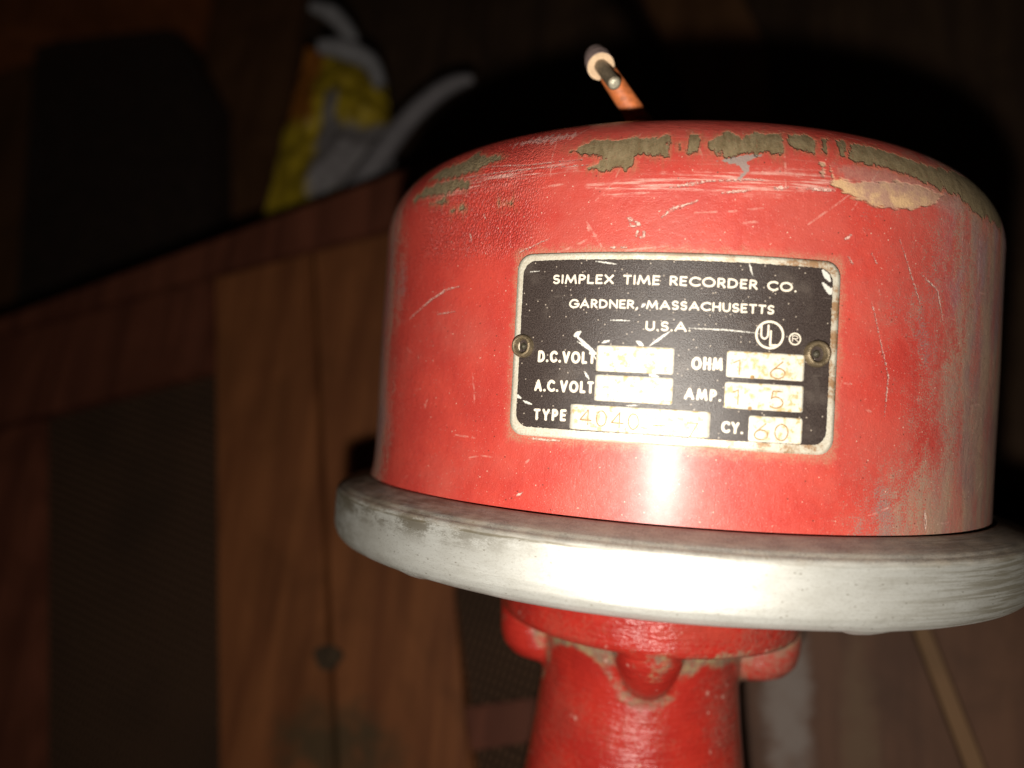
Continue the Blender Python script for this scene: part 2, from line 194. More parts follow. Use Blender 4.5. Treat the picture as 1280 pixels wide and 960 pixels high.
    wm = t.math('MULTIPLY', t.sm(l, .58, .68), t.math('MULTIPLY', t.sm(th, -.45, -.62), t.sm(th, -1.05, -.9)))
    h = t.math('ADD', t.math('MULTIPLY', t.math('MULTIPLY', t.sm(wr.outputs['Distance'], 0, .25), wm), .5), t.math('MULTIPLY', fine, .30))
    h = t.math('ADD', h, t.math('MULTIPLY', n2, .5))
    h = t.math('SUBTRACT', h, t.math('MULTIPLY', bare, .9)); h = t.math('SUBTRACT', h, t.math('MULTIPLY', scm, .5))
    b = t.bump(h, .00022, .9)
    return t.out(c, rough, 0, b, Coat_Weight=t.math('MULTIPLY', t.math('SUBTRACT', 1, t.math('MAXIMUM', dm, bare), clamp=True), .42), Coat_Roughness=.31, Specular_IOR_Level=.42)
def cast_paint():
    t = NT('red paint on casting'); o = t.obj(); Z = t.xyz(o)
    a = t.attr('crev')
    n = t.noise(o, 160, 5, .6); f = t.noise(o, 1800, 3, .6)
    c = t.mix(t.sm(n, .3, .7), (.52, .032, .020), (.42, .024, .017))
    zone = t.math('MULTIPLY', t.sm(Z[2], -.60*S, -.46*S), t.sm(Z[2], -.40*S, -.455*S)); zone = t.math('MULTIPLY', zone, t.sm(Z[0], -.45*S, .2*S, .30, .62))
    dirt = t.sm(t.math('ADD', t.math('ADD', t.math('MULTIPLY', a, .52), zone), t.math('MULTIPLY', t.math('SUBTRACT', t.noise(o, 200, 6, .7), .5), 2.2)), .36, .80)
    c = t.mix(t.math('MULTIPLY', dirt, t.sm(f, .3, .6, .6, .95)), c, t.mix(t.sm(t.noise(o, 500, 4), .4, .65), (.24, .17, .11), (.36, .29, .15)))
    gr = t.sm(t.math('ADD', t.noise(o, 90, 5, .6), t.math('MULTIPLY', t.math('SUBTRACT', f, .5), .8)), .48, .66); c = t.mix(t.math('MULTIPLY', gr, .14), c, (.40, .20, .13))
    # dust to the right
    dr = t.sm(t.math('ADD', Z[0], t.math('MULTIPLY', t.math('SUBTRACT', n, .5), .03)), .004, .022)
    c = t.mix(t.math('MULTIPLY', dr, t.sm(f, .3, .7, .05, .5)), c, (.42, .28, .20))
    vo = t.new('ShaderNodeTexVoronoi', feature='F1'); t.put(vo.inputs['Vector'], o); vo.inputs['Scale'].default_value = 700
    sp = t.math('MULTIPLY', t.sm(vo.outputs['Distance'], .30, .16), t.sm(t.math('FRACT', t.math('MULTIPLY', t.xyz(vo.outputs['Color'])[0], 7.3)), .80, .88))
    c = t.mix(t.math('MULTIPLY', t.math('MULTIPLY', sp, t.sm(n, .48, .56)), .5), c, (.8, .5, .4))
    brush = t.noise(t.map(o, (220, 220, 1500), rot=(.12, .1, 0)), 1, 3, .6)
    h = t.math('ADD', t.math('MULTIPLY', brush, 1.0), t.math('MULTIPLY', n, 1.4)); h = t.math('ADD', h, t.math('MULTIPLY', f, .25))
    b = t.bump(h, .0004, .8)
    return t.out(c, t.math('ADD', .30, t.math('MULTIPLY', dirt, .45)), 0, b, Coat_Weight=.38, Coat_Roughness=.18)
def galv():
    t = NT('galvanised metal'); uv = t.uv(); X = t.xyz(uv); th, pr = X[0], X[1]   # pr: 0 at the inner top edge, 1 at the bottom
    n = t.noise(uv, 12, 5, .6); f = t.noise(uv, 180, 4, .7); st = t.noise(t.map(uv, (4, 60, 1), rot=(0, 0, .10)), 1, 4, .6)
    c = t.mix(t.sm(n, .3, .7), (.66, .645, .59), (.75, .74, .69))
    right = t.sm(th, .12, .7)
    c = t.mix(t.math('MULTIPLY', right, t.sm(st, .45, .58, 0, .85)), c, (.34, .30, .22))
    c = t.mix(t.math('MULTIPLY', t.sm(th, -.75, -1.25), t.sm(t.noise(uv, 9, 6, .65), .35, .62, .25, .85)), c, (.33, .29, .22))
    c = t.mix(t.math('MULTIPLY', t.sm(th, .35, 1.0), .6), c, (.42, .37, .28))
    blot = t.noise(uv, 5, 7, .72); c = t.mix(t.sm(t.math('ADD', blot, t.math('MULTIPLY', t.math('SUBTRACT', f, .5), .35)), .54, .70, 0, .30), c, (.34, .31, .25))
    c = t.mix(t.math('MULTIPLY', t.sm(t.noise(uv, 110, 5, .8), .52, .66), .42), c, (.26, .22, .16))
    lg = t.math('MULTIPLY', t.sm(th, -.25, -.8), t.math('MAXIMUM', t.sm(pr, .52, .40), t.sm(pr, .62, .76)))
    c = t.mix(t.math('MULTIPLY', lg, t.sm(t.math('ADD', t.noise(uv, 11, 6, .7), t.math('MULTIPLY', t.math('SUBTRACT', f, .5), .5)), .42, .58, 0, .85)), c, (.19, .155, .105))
    # black grime on the top step, and dirt along the lower edge
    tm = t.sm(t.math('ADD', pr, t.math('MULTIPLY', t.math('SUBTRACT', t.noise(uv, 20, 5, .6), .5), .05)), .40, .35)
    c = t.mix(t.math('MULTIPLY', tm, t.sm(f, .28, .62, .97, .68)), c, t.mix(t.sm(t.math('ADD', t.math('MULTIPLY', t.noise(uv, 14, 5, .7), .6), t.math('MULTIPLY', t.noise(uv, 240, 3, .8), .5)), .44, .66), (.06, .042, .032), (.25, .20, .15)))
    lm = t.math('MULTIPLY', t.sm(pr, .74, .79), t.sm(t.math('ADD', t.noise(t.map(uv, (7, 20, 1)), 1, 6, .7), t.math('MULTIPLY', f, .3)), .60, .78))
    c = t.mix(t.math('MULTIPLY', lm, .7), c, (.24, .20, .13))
    cr = t.sm(t.math('ABSOLUTE', t.math('SUBTRACT', pr, t.math('ADD', .372, t.math('MULTIPLY', t.noise(uv, 8, 2), .02)))), .010, .002)
    c = t.mix(t.math('MULTIPLY', t.math('MULTIPLY', cr, t.sm(th, -.15, -.45, .25, .8)), t.sm(t.noise(t.map(uv, (9, 30, 1)), 1, 5, .7), .36, .56)), c, (.16, .13, .08))
    vo = t.new('ShaderNodeTexVoronoi', feature='F1', voronoi_dimensions='2D'); t.put(vo.inputs['Vector'], uv); vo.inputs['Scale'].default_value = 26
    sp = t.math('MULTIPLY', t.sm(vo.outputs['Distance'], .10, .04), t.sm(t.math('FRACT', t.math('MULTIPLY', t.xyz(vo.outputs['Color'])[0], 7.3)), .76, .84))
    c = t.mix(t.math('MULTIPLY', sp, .7), c, (.18, .14, .08))
    lnf = t.noise(t.map(uv, (3, 210, 1), rot=(0, 0, .04)), 1, 4, .7); c = t.mix(t.sm(lnf, .56, .70, 0, .35), c, (.28, .25, .20))
    h = t.math('ADD', t.math('MULTIPLY', n, .35), t.math('MULTIPLY', f, .30)); h = t.math('ADD', h, t.math('MULTIPLY', t.math('MULTIPLY', st, right), .9))
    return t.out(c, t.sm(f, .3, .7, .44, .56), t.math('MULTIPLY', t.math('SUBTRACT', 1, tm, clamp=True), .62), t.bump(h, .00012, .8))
def plate_metal():
    t = NT('tarnished plate edge'); uv = t.uv(); f = t.noise(uv, 160, 4, .7); n = t.noise(uv, 14, 5, .6); X = t.xyz(uv)
    c = t.mix(t.sm(f, .35, .65), (.70, .62, .48), (.90, .84, .70))
    r = t.math('MULTIPLY', t.sm(t.math('ADD', n, t.math('MULTIPLY', f, .5)), .70, .86), t.sm(X[0], -.5, .15, .15, .9))
    c = t.mix(r, c, (.40, .20, .08))
    return t.out(c, .42, .35, t.bump(f, .0001, .5))
def plate_black():
    t = NT('black plate enamel'); uv = t.uv(); f = t.noise(uv, 300, 3, .7); n = t.noise(uv, 10, 4, .6)
    c = t.mix(t.sm(f, .3, .75), (.020, .013, .011), (.080, .058, .050))
    c = t.mix(t.math('MULTIPLY', t.sm(n, .5, .72), .35), c, (.15, .12, .10))
    hz = t.noise(t.map(uv, (14, 90, 1), rot=(0, 0, .4)), 1, 4, .7)
    c = t.mix(t.sm(hz, .62, .74, 0, .4), c, (.22, .18, .15))
    vo = t.new('ShaderNodeTexVoronoi', feature='F1', voronoi_dimensions='2D'); t.put(vo.inputs['Vector'], uv); vo.inputs['Scale'].default_value = 60
    sp = t.math('MULTIPLY', t.sm(vo.outputs['Distance'], .13, .06), t.sm(t.math('FRACT', t.math('MULTIPLY', t.xyz(vo.outputs['Color'])[0], 7.3)), .72, .8))
    c = t.mix(t.math('MULTIPLY', sp, .7), c, (.6, .5, .4))
    m = t.sm(t.math('ADD', t.attr('scr'), t.math('MULTIPLY', t.math('SUBTRACT', t.noise(uv, 260, 3, .7), .5), .007)), .0008, -.0010)
    c = t.mix(t.math('MULTIPLY', m, .9), c, (.80, .76, .68))
    return t.out(c, .36, 0, t.bump(f, .00008, .6), Specular_IOR_Level=.6)
def simple(name, c, rough=.5, metal=0, var=.25, scale=900, bump=.0001, rust=None, rustlo=.55):
    t = NT(name); o = t.obj(); n = t.noise(o, scale, 5, .65)
    k = t.mix(t.sm(n, .3, .7), tuple(x*(1-var) for x in c), tuple(min(1, x*(1+var)) for x in c))
    if rust: k = t.mix(t.sm(t.noise(o, scale*.5, 5, .7), rustlo, rustlo+.12), k, rust)
    return t.out(k, rough, metal, t.bump(n, bump, .6))
def wood(name, a, b, rough=.62, patches=None, gscale=1):
    t = NT(name); g = t.new('ShaderNodeNewGeometry').outputs['Position']
    oi = t.new('ShaderNodeObjectInfo').outputs['Random']
    v = t.new('ShaderNodeVectorMath', operation='ADD'); t.put(v.inputs[0], g)
    cb = t.new('ShaderNodeCombineXYZ'); t.put(cb.inputs[0], t.math('MULTIPLY', oi, 3.1)); t.put(cb.inputs[1], t.math('MULTIPLY', oi, 1.7)); t.put(v.inputs[1], cb.outputs[0])
    gr = t.noise(t.map(v.outputs[0], (120*gscale, 9*gscale, 60), rot=(0, 0, .18)), 1, 6, .62, .6)
    br = t.noise(v.outputs[0], 26, 4, .55, 1.0)
    c = t.mix(t.sm(gr, .32, .68), b, a); c = t.mix(t.sm(br, .4, .68, 0, .55), c, tuple(x*.45 for x in a))
    if patches:
        for (px, py, rx, ry, sc_) in patches:
            q = t.xyz(g)
            dx = t.math('DIVIDE', t.math('SUBTRACT', q[0], px), rx); dy = t.math('DIVIDE', t.math('SUBTRACT', q[1], py), ry)
            r2 = t.math('ADD', t.math('MULTIPLY', dx, dx), t.math('MULTIPLY', dy, dy))
            r2 = t.math('ADD', r2, t.math('MULTIPLY', t.math('SUBTRACT', t.noise(g, 130, 4, .65), .5), 3.4))
            c = t.mix(t.sm(r2, 1.9, -.1, 0, .9), c, sc_)
    return t.out(c, rough, 0, t.bump(gr, .0003, .5), Specular_IOR_Level=.22)
def woven():
    t = NT('dark woven mesh'); g = t.new('ShaderNodeNewGeometry').outputs['Position']
    m = t.map(g, (1, 1, 1), rot=(0, 0, .25))
    a = t.new('ShaderNodeTexWave', bands_direction='X'); t.put(a.inputs[0], m); a.inputs[1].default_value = 170; a.inputs[2].default_value = 1
    b = t.new('ShaderNodeTexWave', bands_direction='Y'); t.put(b.inputs[0], m); b.inputs[1].default_value = 120; b.inputs[2].default_value = 1
    h = t.math('MULTIPLY', a.outputs['Fac'], b.outputs['Fac'])
    c = t.mix(h, (.024, .013, .008), (.15, .080, .045)); c = t.mix(t.sm(t.noise(g, 30, 4), .4, .7, 0, .5), c, (.03, .018, .012))
    return t.out(c, .85, 0, t.bump(h, .0006, .8), Specular_IOR_Level=.1)
def packet_film():
    t = NT('printed plastic film'); uv = t.uv(); wv = t.new('ShaderNodeTexNoise'); t.put(wv.inputs['Vector'], uv); wv.inputs['Scale'].default_value = 4; wv.inputs['Detail'].default_value = 4
    v = t.new('ShaderNodeVectorMath', operation='MULTIPLY_ADD'); t.put(v.inputs[0], wv.outputs['Color']); v.inputs[1].default_value = (.22, .22, 0); t.put(v.inputs[2], uv)
    X = t.xyz(v.outputs[0]); x, y = t.math('SUBTRACT', X[0], .11), t.math('SUBTRACT', X[1], .11)
    c = t.mix(t.sm(t.noise(uv, 7, 4, .6), .35, .65), (.50, .35, .018), (.30, .20, .012))
    gm = t.math('MULTIPLY', t.math('MULTIPLY', t.sm(x, .34, .42), t.sm(y, .42, .50)), t.sm(y, .97, .90))
    c = t.mix(gm, c, (.22, .195, .195))
    c = t.mix(t.math('MULTIPLY', t.math('MULTIPLY', t.sm(x, .30, .20), t.sm(y, .50, .40)), .9), c, (.30, .085, .014))
    c = t.mix(t.math('MULTIPLY', t.math('MULTIPLY', t.sm(t.math('ABSOLUTE', t.math('SUBTRACT', x, .46)), .10, .04), t.sm(y, .22, .30)), t.sm(y, .6, .5)), c, (.17, .15, .145))
    return t.out(c, .5, 0, t.bump(t.noise(uv, 9, 5, .6), .002, .6), Specular_IOR_Level=.3)
M = dict(
    drum=drum_paint(), cast=cast_paint(), galv=galv(), pmetal=plate_metal(), pblack=plate_black(),
    letter=simple('cream lettering', (.82, .72, .58), .5, 0, .12, 3000, .00005),
    box=simple('bare plate metal', (.78, .72, .60), .5, .10, .12, 2500, .00005, rust=(.60, .44, .22), rustlo=.50),
    emboss=simple('stamped figure', (.36, .21, .085), .6, 0, .25, 3000, .00005, rust=(.64, .52, .36), rustlo=.55),
    brass=simple('tarnished brass', (.20, .15, .09), .45, .5, .4, 2500, .0002), hole=simple('rivet hollow', (.07, .06, .04), .5, .4, .6, 4000, .0002),
    orange=simple('orange fibre sleeve', (.62, .17, .05), .55, 0, .25, 1200, .0002, rust=(.38, .12, .07), rustlo=.58),
    pale=simple('pale cut end', (.80, .55, .34), .6, 0, .12, 1500), purple=simple('dusty purple sleeve', (.33, .23, .21), .7, 0, .3, 1500, .0002),
    pin=simple('dull metal pin', (.24, .19, .13), .45, .35, .3, 2000, .0002), tip=simple('bright cut metal', (.62, .56, .42), .4, .3, .25, 2500, .0002),
    plank=wood('varnished brown plank', (.235, .083, .029), (.14, .046, .017), patches=[(*D['KNOT2'], .018, .010, (.065, .045, .022))]),
    rail=wood('reddish brown rail', (.15, .046, .024), (.08, .024, .013)),
    rplank=wood('patchy brown plank', (.135, .062, .033), (.085, .037, .020), patches=[(*D['PALE'], .0050, .022, (.23, .185, .16)), (*D['PALE2'], .004, .020, (.13, .075, .04))]),  # brown plank with elongated pale grey and tan patches in its colour
    strip=wood('light wood strip', (.24, .135, .058), (.19, .10, .045)),
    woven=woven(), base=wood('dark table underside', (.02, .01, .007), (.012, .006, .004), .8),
    knot=simple('dark knot', (.05, .03, .015), .5, 0, .4, 400),
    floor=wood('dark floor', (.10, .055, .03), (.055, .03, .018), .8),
    case=simple('black leatherette', (.040, .022, .015), .7, 0, .4, 200, .0003),
    floorboard=wood('dim brown board', (.20, .09, .04), (.13, .058, .025), .6), orangeboard=wood('orange brown board', (.42, .13, .04), (.25, .08, .03), .5),
    film=packet_film(), yellow=simple('yellow film', (.36, .26, .015), .35, 0, .2, 60, .0005), grey=simple('grey white film', (.22, .20, .205), .45, 0, .15, 60, .0005),
    red=simple('orange red film', (.30, .07, .012), .4, 0, .2, 80, .0005), white=simple('white strap', (.26, .245, .25), .6, 0, .15, 200), hose=simple('grey strap', (.19, .17, .175), .6, 0, .15, 200))
# ------------------------------------------------------------ object helpers
def mobj(name, V, F, mats, parent=None, smooth=True, uv=None, attrs=None, loc=None):
    me = bpy.data.meshes.new(name)
    V = np.asarray(V, dtype=np.float32); me.from_pydata(V.tolist(), [], F if isinstance(F, list) else F.tolist())
    for m in (mats if isinstance(mats, (list, tuple)) else [mats]): me.materials.append(m)
    if uv is not None:
        L = me.uv_layers.new(name='surf'); idx = np.empty(len(me.loops), dtype=np.int32); me.loops.foreach_get('vertex_index', idx)
        L.data.foreach_set('uv', np.asarray(uv, dtype=np.float32)[idx].ravel())
    for k, v in (attrs or {}).items():
        a = me.attributes.new(k, 'FLOAT', 'POINT'); a.data.foreach_set('value', np.asarray(v, dtype=np.float32))
    if smooth: me.polygons.foreach_set('use_smooth', [True]*len(me.polygons))
    me.update(); o = bpy.data.objects.new(name, me); col.objects.link(o)
    if parent: o.parent = parent
    if loc: o.location = loc
    return o
def root(name, label, cat, m=None, group=None):
    o = bpy.data.objects.new(name, None); col.objects.link(o); o.empty_display_size = .01
    if m is not None: o.matrix_world = m
    o['label'] = label; o['category'] = cat
    if group: o['group'] = group
    return o
def tag(o, label, cat, group=None):
    o['label'] = label; o['category'] = cat
    if group: o['group'] = group
    return o
def grid_faces(nr, nc, closed=False):
    r = np.arange(nr-1)[:, None]; c = np.arange(nc if closed else nc-1)[None, :]; c2 = (c+1) % nc
    a = r*nc+c; b = r*nc+c2; return np.stack([a, b, b+nc, a+nc], -1).reshape(-1, 4)
def sdf_poly(P, poly):
    A = np.array(poly, dtype=np.float32); B = np.roll(A, -1, 0); d = np.full(len(P), 1e9, np.float32); ins = np.zeros(len(P), bool)
    for a, b in zip(A, B):
        e = b-a; w_ = P-a; t = np.clip((w_@e)/max(e@e, 1e-12), 0, 1); q = w_-t[:, None]*e; d = np.minimum(d, (q**2).sum(1))
        c1 = (a[1] <= P[:, 1]) != (b[1] <= P[:, 1])
        with np.errstate(divide='ignore', invalid='ignore'): xx = a[0]+(P[:, 1]-a[1])/(b[1]-a[1])*(b[0]-a[0])
        ins ^= c1 & (P[:, 0] < xx)
    d = np.sqrt(d); return np.where(ins, -d, d)
def sdf_polys(P, polys):
    d = np.full(len(P), .3, np.float32)
    for q in polys: d = np.minimum(d, sdf_poly(P, q))
    return d
def sdf_lines(P, lines):
    d = np.full(len(P), .3, np.float32)
    for L, wd in lines:
        L = np.array(L, dtype=np.float32); n = len(L)-1
        for i in range(n):
            a, b = L[i], L[i+1]; e = b-a; w_ = P-a; t = np.clip((w_@e)/max(e@e, 1e-12), 0, 1)
            s0 = (i+t)/n; k = wd*(.35+.65*np.sin(np.pi*np.clip(s0, .05, .95)))
            d = np.minimum(d, np.sqrt(((w_-t[:, None]*e)**2).sum(1))-k)
    return d
# ------------------------------------------------------------ the fire alarm
H = 1.003; RF = .22
BM = mat4(D['BELL']['rot'], D['BELL']['loc'])
alarm = root('fire_alarm', 'worn red drum-shaped fire alarm with silver ring and black rating plate on wooden table', 'fire alarm', BM)
def prof(l):
    l = np.asarray(l, float); a = np.clip((l-(H-RF))/RF, 0, math.pi/2)
    return np.where(l < H-RF, 1., 1-RF+RF*np.cos(a)), np.where(l < H-RF, l, H-RF+RF*np.sin(a))
def flare(l): return .012*np.exp(-np.clip(l, 0, 9)/.035)
# drum: fine grid where its worn front is, coarse behind
th = np.concatenate([np.linspace(-1.5, 1.2, 860), np.linspace(1.2, 2*math.pi-1.5, 60)[1:-1]])
ls = np.concatenate([np.linspace(0, H-RF+RF*math.pi/2, 440)])
TT, LL = np.meshgrid(th, ls); rr, ss = prof(LL)
dent = .0035*np.sin(TT*5+LL*3)*np.sin(LL*4+1)
rr = rr+flare(LL)*np.clip((-TT-.4), 0, 1)+dent*np.clip((H-RF-LL)*4, 0, 1)
V = np.stack([np.sin(TT)*rr, -np.cos(TT)*rr, ss], -1).reshape(-1, 3)*S
UVd = np.stack([TT, LL], -1).reshape(-1, 2); nc = len(th); F = grid_faces(len(ls), nc, True)
# crown of the lid, slightly domed
base_i = (len(ls)-1)*nc; extra = []; 
rings = [.6, .4, .2]
for k, r_ in enumerate(rings): extra.append(np.stack([np.sin(th)*r_, -np.cos(th)*r_, np.full(nc, H+.012*(1-(r_/.78)**2))], -1)*S)
V = np.concatenate([V]+extra+[np.array([[0, 0, (H+.012)*S]])]); UVd = np.concatenate([UVd]+[np.stack([th, np.full(nc, 1.2+.1*k)], -1) for k in range(3)]+[np.array([[0, 1.5]])])
F = np.concatenate([F]+[grid_faces(2, nc, True)+base_i+k*nc for k in range(3)]).tolist()
li = base_i+3*nc
F += [[li+i, li+(i+1) % nc, len(V)-1] for i in range(nc)]
P2 = UVd.astype(np.float32)
rg = random.Random(4); hl = []
for _ in range(52):
    x = rg.uniform(-1.1, .85); y = rg.uniform(.02, 1.0); a = rg.choice([rg.gauss(.1, .25), rg.gauss(.1, .25), rg.gauss(1.5, .4), rg.uniform(0, 3.1)]); L = rg.uniform(.02, .16)*(.6 if y < .6 else 1)
    hl.append([[(x, y), (x+L*.5*math.cos(a)+rg.gauss(0, .003), y+L*.5*math.sin(a)+rg.gauss(0, .003)), (x+L*math.cos(a), y+L*math.sin(a))], rg.uniform(.0006, .0018)])
hair = sdf_lines(P2, hl)
pb = [(-.575, .182), (.192, .180), (.192, .623), (-.575, .625)]
housing = mobj('housing', V, F, M['drum'], alarm, uv=UVd, attrs=dict(chip=sdf_polys(P2, D['CHIP']), tan=sdf_polys(P2, D['TAN']), grey=sdf_polys(P2, D['GREY']), tan2=sdf_polys(P2, D['TAN2']),
    scuff=sdf_polys(P2, D['SCUFF']), scr=sdf_lines(P2, D['SCR']), hair=hair, streak=sdf_polys(P2, D['STREAK']), plate=sdf_poly(P2, pb)))
housing['label'] = 'worn red drum housing with chipped shoulder'
# rim ring
pf = [(.955, -.016), (1.007, -.013), (1.011, -.002), (1.026, -.005), (1.050, -.012), (1.076, -.020), (1.092, -.026), (1.098, -.031), (1.1015, -.0345), (1.109, -.0375), (1.1135, -.044), (1.1155, -.056), (1.1160, -.10), (1.1150, -.145), (1.112, -.165), (1.105, -.181), (1.094, -.193), (1.078, -.200), (1.062, -.203), (1.02, -.204), (.95, -.204)]
pf = np.array(pf); seg = np.r_[0, np.cumsum(np.sqrt((np.diff(pf, axis=0)**2).sum(1)))]
tt = np.linspace(0, seg[-1], 120); pr_ = np.interp(tt, seg, pf[:, 0]); ps_ = np.interp(tt, seg, pf[:, 1]); k5 = np.array([1, 2, 3, 2, 1])/9.

n_t = 720; ta = np.linspace(-math.pi, math.pi, n_t, endpoint=False)
RT, RI = np.meshgrid(ta, np.arange(120)*70/120.); RJ = np.rint(RI*120/70.).astype(int); R_ = pr_[RJ]; Z_ = ps_[RJ]
wv = .0022*np.sin(RT*7+1)+.0006*np.sin(RT*17)+.0002*np.sin(RT*41+RI*.12)
Z_ = Z_+wv*np.clip((RI-38)/20., 0, 1)
R_ = R_+.0012*np.sin(RT*11+RI*.08)
def bump_at(t0, wd, amp): return amp*np.exp(-((RT-t0)/wd)**4)
# two small weld drips under the lower edge
Z_ = Z_-(bump_at(.255, .042, .013)+bump_at(-.80, .030, .010))*np.exp(-((RI-58)/7.)**2)
Vr = np.stack([np.sin(RT)*R_, -np.cos(RT)*R_, Z_], -1).reshape(-1, 3)*S
ring = mobj('rim_ring', Vr, grid_faces(120, n_t, True), M['galv'], alarm, uv=np.stack([RT, tt[RJ]/seg[-1]], -1).reshape(-1, 2))
ring['label'] = 'dull silver metal ring around the foot of the drum'
# inside lid of ring so nothing is seen through it
Vb = [(math.sin(a)*1.0*S, -math.cos(a)*1.0*S, -.19*S) for a in np.linspace(0, 2*math.pi, 96, endpoint=False)]
mobj('back_plate', Vb, [list(range(96))], M['galv'], alarm, smooth=False, uv=np.zeros((96, 2)))
# casting under the ring: remeshed so that all junctions are filleted
bm = bmesh.new()
def lathe(bm, prs, cx=0, cy=0, n=64):
    vs_ = [[bm.verts.new(((cx+math.sin(2*math.pi*i/n)*r), (cy-math.cos(2*math.pi*i/n)*r), s)) for i in range(n)] for r, s in prs]
    for a, b in zip(vs_, vs_[1:]):
        for i in range(n): bm.faces.new((a[i], a[(i+1) % n], b[(i+1) % n], b[i]))
    bm.faces.new(vs_[0]); bm.faces.new(vs_[-1][::-1])
def ball(bm, x, y, z, rx, ry, rz, n=24):
    lathe(bm, [(math.sin(math.pi*k/12+1e-3), math.cos(math.pi*k/12)) for k in range(1, 12)], n=n)
    bm.verts.ensure_lookup_table(); new = bm.verts[-11*n:]
    for v in new: v.co = Vector((x+v.co.x*rx, y+v.co.y*ry, z+v.co.z*rz))
CB = -.045
lathe(bm, [(.49, -.12), (.505, -.30), (.505, -.445), (.486, -.458)], cx=-.026)
lathe(bm, [(.40, -.30), (.355, -.46), (.336, -.55), (.337, -.65), (.352, -.80), (.378, -1.0), (.42, -1.3), (.55, -1.7), (.85, -2.0), (.88, -2.05)], cx=CB)
for a, dz, rad in ((0, .012, 1), (math.pi/2+.12, -.07, 1), (-math.pi/2+.02, -.07, 1), (math.pi, 0, 1)):
    a += -.17
    side = abs(math.sin(a)) > .6
    prl = [(.130, -.30, .395), (.130, -.44, .395), (.128, -.50+dz*.6, .393), (.120, -.545+dz*.6, .388), (.098, -.58+dz*.6, .375), (.06, -.60+dz*.6, .35), (.02, -.607+dz*.6, .34)] if side else \
          [(.118, -.30, .385), (.116, -.43, .385), (.108, -.49, .380), (.092, -.54, .368), (.070, -.585, .345), (.045, -.62, .32), (.015, -.645, .30)]
    n = 32; rv = [[bm.verts.new((-.02+math.sin(a)*rad+math.sin(6.28318*k/n)*r, -math.cos(a)*rad-math.cos(6.28318*k/n)*r, s)) for k in range(n)] for r, s, rad in prl]
    for p, q in zip(rv, rv[1:]):
        for k in range(n): bm.faces.new((p[k], p[(k+1) % n], q[(k+1) % n], q[k]))
    bm.faces.new(rv[0]); bm.faces.new(rv[-1][::-1])
bmesh.ops.recalc_face_normals(bm, faces=bm.faces[:])
me = bpy.data.meshes.new('tmp'); bm.to_mesh(me); bm.free(); to = bpy.data.objects.new('tmp', me); col.objects.link(to)
m1 = to.modifiers.new('r', 'REMESH'); m1.mode = 'VOXEL'; m1.voxel_size = .0085
m2 = to.modifiers.new('s', 'SMOOTH'); m2.iterations = 13; m2.factor = .6
dg = bpy.context.evaluated_depsgraph_get(); ev = to.evaluated_get(dg); em = ev.to_mesh()
Vn = np.empty(len(em.vertices)*3, dtype=np.float32); em.vertices.foreach_get('co', Vn); Vn = Vn.reshape(-1, 3)
Nn = np.empty(len(em.vertices)*3, dtype=np.float32); em.vertices.foreach_get('normal', Nn); Nn = Nn.reshape(-1, 3)
Fn = [list(p.vertices) for p in em.polygons]
ed = np.empty(len(em.edges)*2, dtype=np.int32); em.edges.foreach_get('vertices', ed); ed = ed.reshape(-1, 2)
cv = np.zeros(len(Vn)); cnt = np.zeros(len(Vn))
dv = Vn[ed[:, 1]]-Vn[ed[:, 0]]; c0 = (dv*(Nn[ed[:, 0]]-Nn[ed[:, 1]])).sum(1)/np.maximum((dv**2).sum(1), 1e-9)
np.add.at(cv, ed[:, 0], c0); np.add.at(cv, ed[:, 1], c0); np.add.at(cnt, ed.ravel(), 1); cv /= np.maximum(cnt, 1)
for _ in range(90):
    s_ = np.zeros(len(Vn)); np.add.at(s_, ed[:, 0], cv[ed[:, 1]]); np.add.at(s_, ed[:, 1], cv[ed[:, 0]]); cv = .5*cv+.5*s_/np.maximum(cnt, 1)
ev.to_mesh_clear(); bpy.data.objects.remove(to)
crev = np.clip(cv/2.0, 0, 1); print('crev', np.percentile(cv, [50, 80, 90, 95, 99]))
casting = mobj('neck_casting', Vn*S, Fn, M['cast'], alarm, attrs=dict(crev=crev)); casting['label'] = 'red painted cast neck with screw bosses below the ring'
# rear fin of the casting, seen in shade to the right of the neck
fin = [(.10, -.55), (.20, -.56), (.27, -.64), (.318, -.74), (.352, -.85), (.42, -1.2), (.50, -1.6), (.1, -1.6)]
bm = bmesh.new(); lo_ = [bm.verts.new((x*S, .12*S, z*S)) for x, z in fin]; hi_ = [bm.verts.new((x*S, .30*S, z*S)) for x, z in fin]
bm.faces.new(lo_[::-1]); bm.faces.new(hi_)
for i in range(len(fin)): bm.faces.new((lo_[i], lo_[(i+1) % len(fin)], hi_[(i+1) % len(fin)], hi_[i]))
bmesh.ops.recalc_face_normals(bm, faces=bm.faces[:]); bmesh.ops.bevel(bm, geom=bm.edges[:], offset=.012*S, segments=2, affect='EDGES')
me = bpy.data.meshes.new('rear_web'); bm.to_mesh(me); bm.free(); me.materials.append(M['cast']); o = bpy.data.objects.new('rear_web', me); col.objects.link(o); o.parent = alarm
